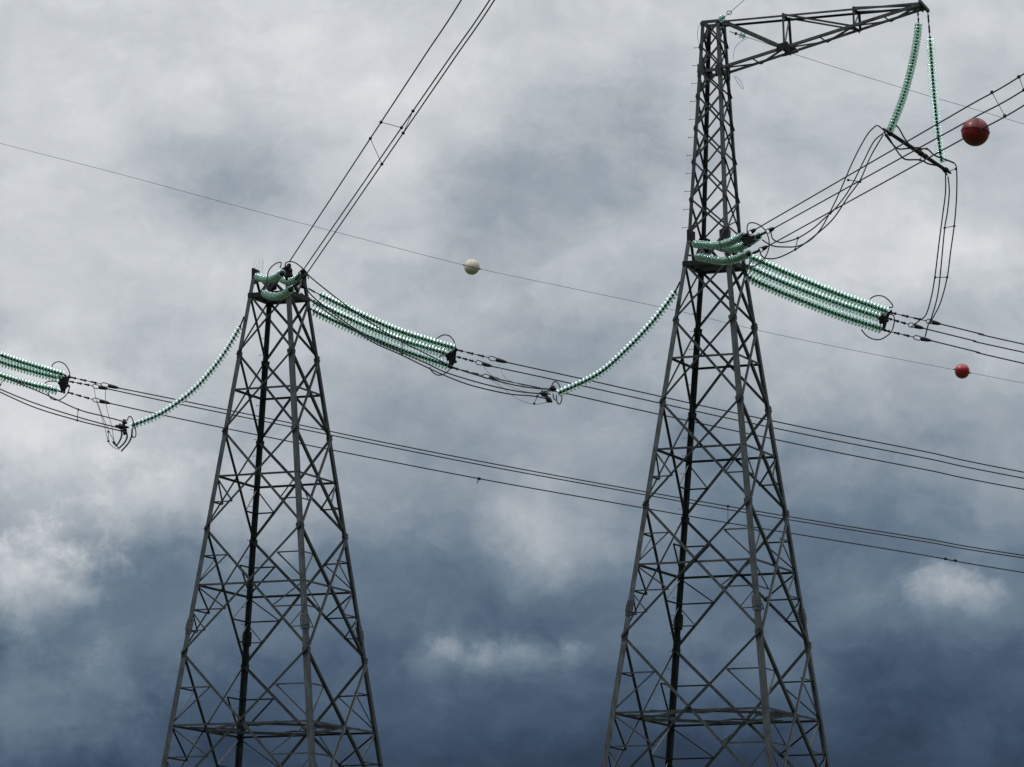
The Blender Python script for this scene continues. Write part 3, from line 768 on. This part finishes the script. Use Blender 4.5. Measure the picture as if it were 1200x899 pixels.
b1, on1 = far_bundle('three cable bundle passing behind the right pylon below its waist',
    [[(595, 425), (680, 443.5), (740, 457), (850, 481.5), (970, 506.7), (1085, 529.5), (1200, 553.5)],
     [(577, 429.5), (670, 449.5), (740, 465), (850, 489.5), (970, 514.5), (1085, 537), (1200, 560.5)],
     [(586, 445), (665, 461.5), (740, 478.5), (850, 502.5), (970, 528), (1085, 550.5), (1200, 573.5)]],
    [(255.2, 268), (256.1, 269), (255.4, 268.2)], [], GF)
b2, on2 = far_bundle('three short cables leaving the right pylon yoke for the right edge',
    [[(1103, 380), (1150, 391.5), (1200, 403.5)], [(1083, 385), (1140, 399), (1200, 413)], [(1092, 399.5), (1145, 412.5), (1200, 426)]],
    [(241.6, 244.5), (242.5, 245.4), (241.8, 244.7)], [], GF)

GNB = 'near side conductor bundles rising overhead'
def near_bundle(label, lines, y0, y1, sp):
    root = empty('conductor_bundle', at(lines[0][0][0], lines[0][0][1], y0), label, 'power line', GNB)
    cs = []
    for (a, b) in lines:
        # distance such that the cable is straight in plan; slightly sagging
        A, B = at(a[0], a[1], y0), at(b[0], b[1], y1)
        pts = [A.lerp(B, i / 6) for i in range(7)]
        pts += [B + (B - A) * (i / 3) + Z * (i * i * .55) for i in (1, 2, 3)]
        sm = smooth(pts, 8); cab(root, pts, .034); cs.append(sm)
    def on(i, x):
        A, B = at(*lines[i][0], y0), at(*lines[i][1], y1)
        lo, hi = 0, 1
        for _ in range(40):
            mid = (lo + hi) / 2; q = A.lerp(B, mid) - CAM
            if 600 + F_PX * q.dot(RT) / q.dot(FW) < x: lo = mid
            else: hi = mid
        return A.lerp(B, lo)
    for (i, x0, j, x1) in sp: spacer(root, on(i, x0), on(j, x1), .016, .085)
    return root, on
n1, non1 = near_bundle('three cable bundle rising steeply from the left pylon top to the top edge',
    [((339, 307), (540.6, 0)), ((357, 314), (573.9, 0)), ((360, 320), (579.5, 0))], 243.5, 188, [(0, 446.5, 1, 470.5), (0, 434, 2, 447.5), (1, 484, 2, 472.5)])
n2, non2 = near_bundle('three cable bundle climbing from the right pylon waist to the right edge',
    [((886, 268.5), (1200, 86.5)), ((908, 267), (1200, 105.5)), ((900, 288.5), (1200, 123.5))], 231, 182, [(0, 1162.5, 2, 1177.5), (0, 1194, 1, 1208)])

# ------------------------------------------------------------------ jumper loops
GJ = 'jumper loops'
def jumper(name_label, cables, sps, r_=.036):
    root = empty('jumper_loop', cables[0][0], name_label, 'jumper cable', GJ)
    for c in cables: cab(root, c, r_, 'jumper_cable')
    for p, q in sps: spacer(root, p, q, .022, .075)
    return root
# left pylon: from near-side clamps past the far strings to the support string
ya, yb = 244, 243.2
c1 = pxpath([(353, 313), (363, 324), (382.5, 340), (403, 356), (425, 372), (450, 388.5), (472, 401), (510, 420), (538, 433), (581, 446), (615, 453.5), (645, 456)], ya, yb)
c2 = pxpath([(357, 335), (366, 347), (388, 365), (411, 382), (440, 400), (472, 413.5), (500, 426), (524, 437), (567, 450), (609, 459), (645, 462)], ya + .4, yb + .2)
c3 = pxpath([(352, 343), (364, 352), (388, 369), (415, 387), (440, 402.5), (468, 415), (495, 428), (521, 440), (552, 451.6), (595, 461.5), (623, 464), (645, 468)], ya, yb)
jumper('long dark jumper of three cables sagging right from the left pylon top', [c1, c2, c3], [(at(472, 401, 243.7), at(471, 414, 243.7))])
# return pieces from the far dead-ends to the support string
r1 = pxpath([(585, 427), (590, 440), (602, 448), (625, 455), (643, 457)], 255.2, 243.6)
r2 = pxpath([(566, 428), (573, 437), (590, 449), (612, 458), (640, 463)], 256, 243.6)
r3 = pxpath([(577, 446), (590, 455), (600, 463), (612, 470), (625, 473.5), (637, 472.5), (645, 469)], 255.2, 243.3)
jr = jumper('thin grey jumper tails drooping between the dead ends and the hanging clamp at centre', [r1, r2, r3], [(at(626, 473, 246), at(630, 464, 246))], .02)
for ch in jr.children:
    if ch.name.startswith('jumper_cable'): ch.data.materials[0] = GREYROD
# loop of the phase off the left edge
k1 = pxpath([(-60, 405), (-25, 428), (0, 440.5), (17, 447), (55, 463), (92, 480), (120, 487.5), (143, 493.5)], 256.5, 256)
k2 = pxpath([(-60, 420), (-25, 443), (0, 456), (42, 473), (92, 489), (133, 500), (146, 502)], 256.7, 256.2)
k3 = pxpath([(-60, 424), (-25, 447), (0, 459.5), (42, 478), (90, 492.5), (120, 500), (146, 506)], 256.5, 256)
jumper('long jumper of three cables sagging in from the left edge under the green strings', [k1, k2, k3], [(at(91.7, 480, 256.2), at(90.5, 492.6, 256.2)), (at(6, 443, 256.5), at(0, 451, 256.6))])
q1 = pxpath([(110, 454), (113, 470), (118, 485), (122, 498), (127, 517), (133, 524), (139, 527)], 271.5, 256.5)
q2 = pxpath([(124, 456), (123.5, 468), (126, 482), (131, 500), (134, 518), (139, 526)], 272.2, 256.5)
q3 = pxpath([(114, 470), (119, 485), (124, 497), (129, 508), (135, 519), (140, 526)], 271.7, 256.5)
jl = jumper('thin grey jumper tails dropping to a point below the clamp near the left edge', [q1, q2, q3], [(at(127, 506, 258), at(127, 517, 257)), (at(133, 518, 257), at(134, 520, 257))], .02)
q4 = [pxpath([(142, 503), (142.5, 511), (139, 519), (135, 523)], 256, 256.2), pxpath([(147, 505), (149, 511), (146.5, 518), (140, 525)], 256, 256.2), pxpath([(155, 502), (154, 512), (150, 520), (142, 529)], 256.2, 256.4)]
jumper('short thick curved jumper ends under the clamp near the left edge', q4, [], .05)

# support clamps where the loops hang
def clamp_cluster(label, pts_, y, horns):
    root = empty('suspension_clamp', at(pts_[0][0], pts_[0][1], y), label, 'cable fitting', 'clamps at the lower ends of the single strings')
    for (px, py, dx_, dy_) in pts_:
        c = MB(); a = at(px - dx_, py - dy_, y); b = at(px + dx_, py + dy_, y)
        c.tube([a, a.lerp(b, .3), a.lerp(b, .7), b], [.05, .11, .10, .05], 8); c.box(a.lerp(b, .3) - Z * .02, a.lerp(b, .7) - Z * .02, .12, .28); bolt_sphere(c, a.lerp(b, .35) + Z * .13, .06, 8); bolt_sphere(c, a.lerp(b, .65) + Z * .13, .06, 8)
        c.build('cable_clamp', IRON, root, smooth=True)
    p_ = MB(); q = [at(px, py, y + .05) for (px, py, _, _) in pts_]
    for i in range(len(q) - 1): p_.box(q[i], q[i + 1], .06, .16)
    p_.build('clamp_plate', WHITEPLATE, root)
    for h in horns:
        hb = MB(); hb.tube(smooth(pxpath(h, y - .3, y + .3), 6), .034, 6); hb.build('arcing_horn', CABLE, root, smooth=True)
    return root
clamp_cluster('black clamp and ring below the left pylon string near the left edge', [(146, 495, 3, 1), (143, 500, 8, 1), (146, 504, 1.5, 3), (146.5, 507, 2.5, 1.5)], 256,
    [[(149, 493), (151, 488.5), (154, 489), (157, 496), (159, 504), (159, 511), (156, 512.5), (154, 508)]])
clamp_cluster('black clamp and ring at centre below the right pylon string', [(648, 455.5, 4, 1), (637, 461.5, 5, .8), (643, 468.5, 4, 3)], 243.2,
    [[(646, 455), (648, 449), (651, 447), (655, 451), (657.5, 458), (658.5, 466), (657, 472), (654.5, 473.5), (652.5, 470), (652, 463)], [(648, 462), (649, 467), (651, 469)]])

# right pylon jumper: near dead-ends up to the support bar and down to the far dead-ends
yA, yB, yC = 231.2, 232.8, 241.6
zt_bar0, zt_bar1 = 232.8, 239.5
ja = pxpath([(903, 270), (905, 279), (910, 283), (918, 284), (935, 279), (952, 268.5), (965, 257), (980, 243), (996, 221), (1013, 187), (1024, 166), (1035, 156)], yA, yB)
jb = pxpath([(893, 281), (905, 288), (920, 289.5), (935, 288.5), (950, 281), (962, 268), (972, 250), (984, 225), (1000, 188), (1015, 160), (1024, 149.5), (1029, 147.5), (1036, 153)], yA, yB)
jc = pxpath([(890, 292), (892, 299), (898, 303), (912, 302), (932, 292.5), (950, 280), (975, 258), (993, 232), (1008, 211), (1020, 184), (1035, 158)], yA, yB)
jumper('near half of the right pylon jumper, three cables swinging up to the hanging bar', [ja, jb, jc], [(ja[4], jc[4]), (at(994, 211, 232.3), at(1008, 213, 232.4)), (at(980, 244, 232), at(973, 250, 232))])
d1 = pxpath([(1108, 204), (1108, 225), (1105, 250), (1101, 280), (1095.5, 325), (1091, 350), (1085, 369), (1077, 376), (1068, 383)], 239.5, 242)
d2 = pxpath([(1111, 207), (1112.5, 225), (1110, 250), (1107, 268), (1103, 310), (1099, 345), (1092, 371), (1088, 380), (1084, 395)], 239.5, 241.8)
d3 = pxpath([(1118, 191), (1121, 198), (1121, 230), (1118.5, 262), (1114, 295), (1110, 325), (1102, 355), (1093, 373), (1090, 379)], 239.5, 241.8)
jumper('far half of the right pylon jumper, three cables hanging down beside the right edge', [d1, d2, d3], [(at(1107, 267, 240), at(1118.3, 265, 240)), (at(1096, 325, 240.6), at(1110, 325, 240.7)), (at(1111, 201, 239.5), at(1120, 198, 239.5))])
l1 = pxpath([(1036, 155), (1043, 149), (1048, 147), (1053, 150), (1062, 165), (1073, 175), (1086, 174.5), (1095, 182), (1108, 187), (1118, 191)], zt_bar0, zt_bar1)
l2 = pxpath([(1036, 155), (1042, 162), (1048, 172), (1055, 182), (1062, 187), (1078, 187.5), (1088, 192), (1100, 195), (1108, 203)], zt_bar0 + .1, zt_bar1)
l3 = pxpath([(1037, 158), (1046, 169), (1053, 174.5), (1064, 174), (1076, 173.5), (1082, 180), (1092, 188), (1102, 196), (1110, 205)], zt_bar0, zt_bar1 + .1)
jumper('middle of the right pylon jumper, cables looping along the hanging bar', [l1, l2, l3], [(l1[6], l3[4]), (l2[5], l3[5])], .045)
bar = empty('jumper_bar', at(1075, 178, 236), 'thick black bar slung between the two crossarm strings', 'jumper support')
bm = MB(); A, B = at(1035, 151, zt_bar0), at(1114, 203, zt_bar1)
bm.tube([A.lerp(B, t) for t in (0, .1, .5, .9, 1)], [.06, .1, .12, .1, .06], 8); bm.build('bar', IRON, bar)
for t in (.1, .55, .62, .93):
    c = MB(); c.lathe([(.01, -.12), (.15, -.09), (.15, .09), (.01, .12)], A.lerp(B, t), (B - A), 10); c.build('bar_clamp', IRON, bar)

# ------------------------------------------------------------------ earth wires and marker balls
def wire(label, pts, r_=.013, group='thin earth wires'):
    root = empty('earth_wire', pts[0], label, 'earth wire', group)
    cab(root, pts, r_, 'wire', CABLE, 8, 5); return root
e1 = [at(x, y, yy) for x, y, yy in [(-120, 136, 292), (0, 168, 290), (140, 204, 288), (300, 247.5, 287), (430, 281.5, 286), (553, 313, 285), (670, 338, 284.5), (790, 363.5, 284), (890, 387.5, 284), (1000, 410.5, 284), (1127, 435, 284), (1200, 449, 284), (1330, 472, 284)]]
wire('thin earth wire crossing the whole picture behind both pylons', e1)
e2s = arm_bot(-1, TT[0]) - Z * .1
wire('thin earth wire leaving the crossarm for the upper right edge', [e2s] + [at(x, y, yy) for x, y, yy in [(1000, 85.5, 243), (1070, 107, 247), (1140, 127.5, 251), (1200, 145.5, 255), (1290, 172, 262)]])
e3s = mcor('B', MTOP) + U * .4
wire('short earth wire rising from the mast head to the top edge', [at(844, 24, 238.5), at(855, 15, 232), at(872, 0, 224), at(905, -30, 205)], .016)

def mast_string(label, a, b, ring):
    root = empty('earth_wire_insulator', a, label, 'insulator', 'single disc insulators of the earth wires')
    mb = MB(); mb.tube([a, b], .022, 6); bolt_sphere(mb, a.lerp(b, .35), .09, 6); mb.build('link', IRON, root)
    for t in (.62, .78):
        o = bpy.data.objects.new('glass_disc', DISC); col.objects.link(o); o.parent = root; o.location = a.lerp(b, t) - a
        o.rotation_euler = (a - b).to_track_quat('Z', 'Y').to_euler(); o.scale = (.75,) * 3
    if ring:
        hb = MB(); hb.tube(smooth(ring, 6), .011, 5); hb.build('bonding_lead', CABLE, root, smooth=True)
    return root
mast_string('clear glass disc on the mast head where the short wire leaves upward', at(838, 28, 239), at(849, 19, 236), [at(827, 24, 239.5), at(822, 26, 239.4), at(818, 34, 239.3), at(817.5, 44, 239.3), at(820, 52, 239.3), at(824, 57, 239.4)])
mast_string('clear glass disc under the crossarm root beside the mast', at(855, 37, 240.2), at(876, 44, 239.6), [at(876, 45, 239.6), at(868, 49, 239.6), at(861, 57, 239.6), at(859, 70, 239.7)])
wire('slack thin wire from the small disc under the crossarm root to the crossarm joint', [at(876, 44, 239.6), at(895, 50, 239), at(912, 56, 238.4)], .016)
lr = empty('bonding_loop', at(861, 88, 240), 'thin drooping wire loop below the crossarm root', 'wire loop')
mb = MB(); mb.tube(smooth([at(x, y, 240) for x, y in [(860, 89), (864, 96), (868, 102), (870.5, 104.5), (870.5, 101), (867, 94), (862, 89.5)]], 6), .012, 5); mb.build('wire', CABLE, lr, smooth=True)
cr_ = empty('grading_ring', at(854.5, 15, 232), 'small ring threaded on the short wire above the mast head', 'ring')
mb = MB(); c0 = at(854.5, 15, 232); mb.tube([c0 + (RT * math.cos(a) + UP * .75 * math.sin(a)) * .13 for a in [i * math.pi / 8 for i in range(17)]], .022, 5); mb.build('ring', IRON, cr_, smooth=True)

# bird spikes on the left pylon top
sp_ = empty('bird_spike', at(305, 318, 253), 'thin pale bird spikes on the left corner of the left pylon top', 'bird spikes')
for (x0, y0, x1, y1) in ((304, 319, 303.5, 304), (306.5, 319, 308, 303.5), (302, 319, 296, 309), (303, 320, 299, 306), (308, 321, 308.5, 305)):
    mb = MB(); mb.tube([at(x0, y0, 253), at(x1, y1, 252.5)], .006, 5); mb.build('spike', WHITEPLATE, sp_)

def ball(label, c, rad, material, tilt, flange=True):
    root = empty('marker_ball', c, label, 'marker ball', 'marker balls on the lines')
    ax_ = Vector(tilt).normalized()
    for sg in (1, -1):
        mb = MB(); n_ = 9; prof = []
        for i in range(n_ + 1):
            a = math.pi / 2 * i / n_; prof.append((max(.002, rad * math.cos(a)), sg * (rad * math.sin(a) + .012)))
        mb.lathe(prof, c, ax_, 32); mb.build('half_shell', material, root, smooth=True)
    mb = MB(); mb.lathe([(rad * .97, -.012), (rad + .025, -.011), (rad + .025, .011), (rad * .97, .012)], c, ax_, 32)
    h = ax_.orthogonal().normalized(); h2 = ax_.cross(h)
    mb.build('flange', material, root)
    bt = MB()
    for k in range(12):
        a = 2 * math.pi * k / 12; bolt_sphere(bt, c + (h * math.cos(a) + h2 * math.sin(a)) * (rad + .02) + ax_ * .02, .018, 6)
    bt.build('bolt', IRON, root)
    return root
rb = non2(2, 1143); rr = 16.8 / F_PX * rb.y
ball('large glossy red ball on the lowest of the three cables at upper right', rb, rr, RED, (.12, .12, 1))
wd = (e1[6] - e1[4]).normalized()
for x_, y_, yy, cr__, nm, mt_, in ((553, 313, 285, 9.2, 'small cream white ball on the thin wire between the pylons', CREAM), (1127.5, 435, 284, 8.8, 'small red ball on the thin wire at the lower right of the right pylon', RED_BRIGHT)):
    c = at(x_, y_, yy)
    b_ = ball(nm, c, cr__ / F_PX * yy, mt_, (.25, -.1, 1))
    cl = MB()
    for sg in (-1, 1): cl.tube([c + wd * sg * (cr__ / F_PX * yy - .02), c + wd * sg * (cr__ / F_PX * yy + .09)], .05, 6)
    cl.build('wire_collar', IRON, b_)
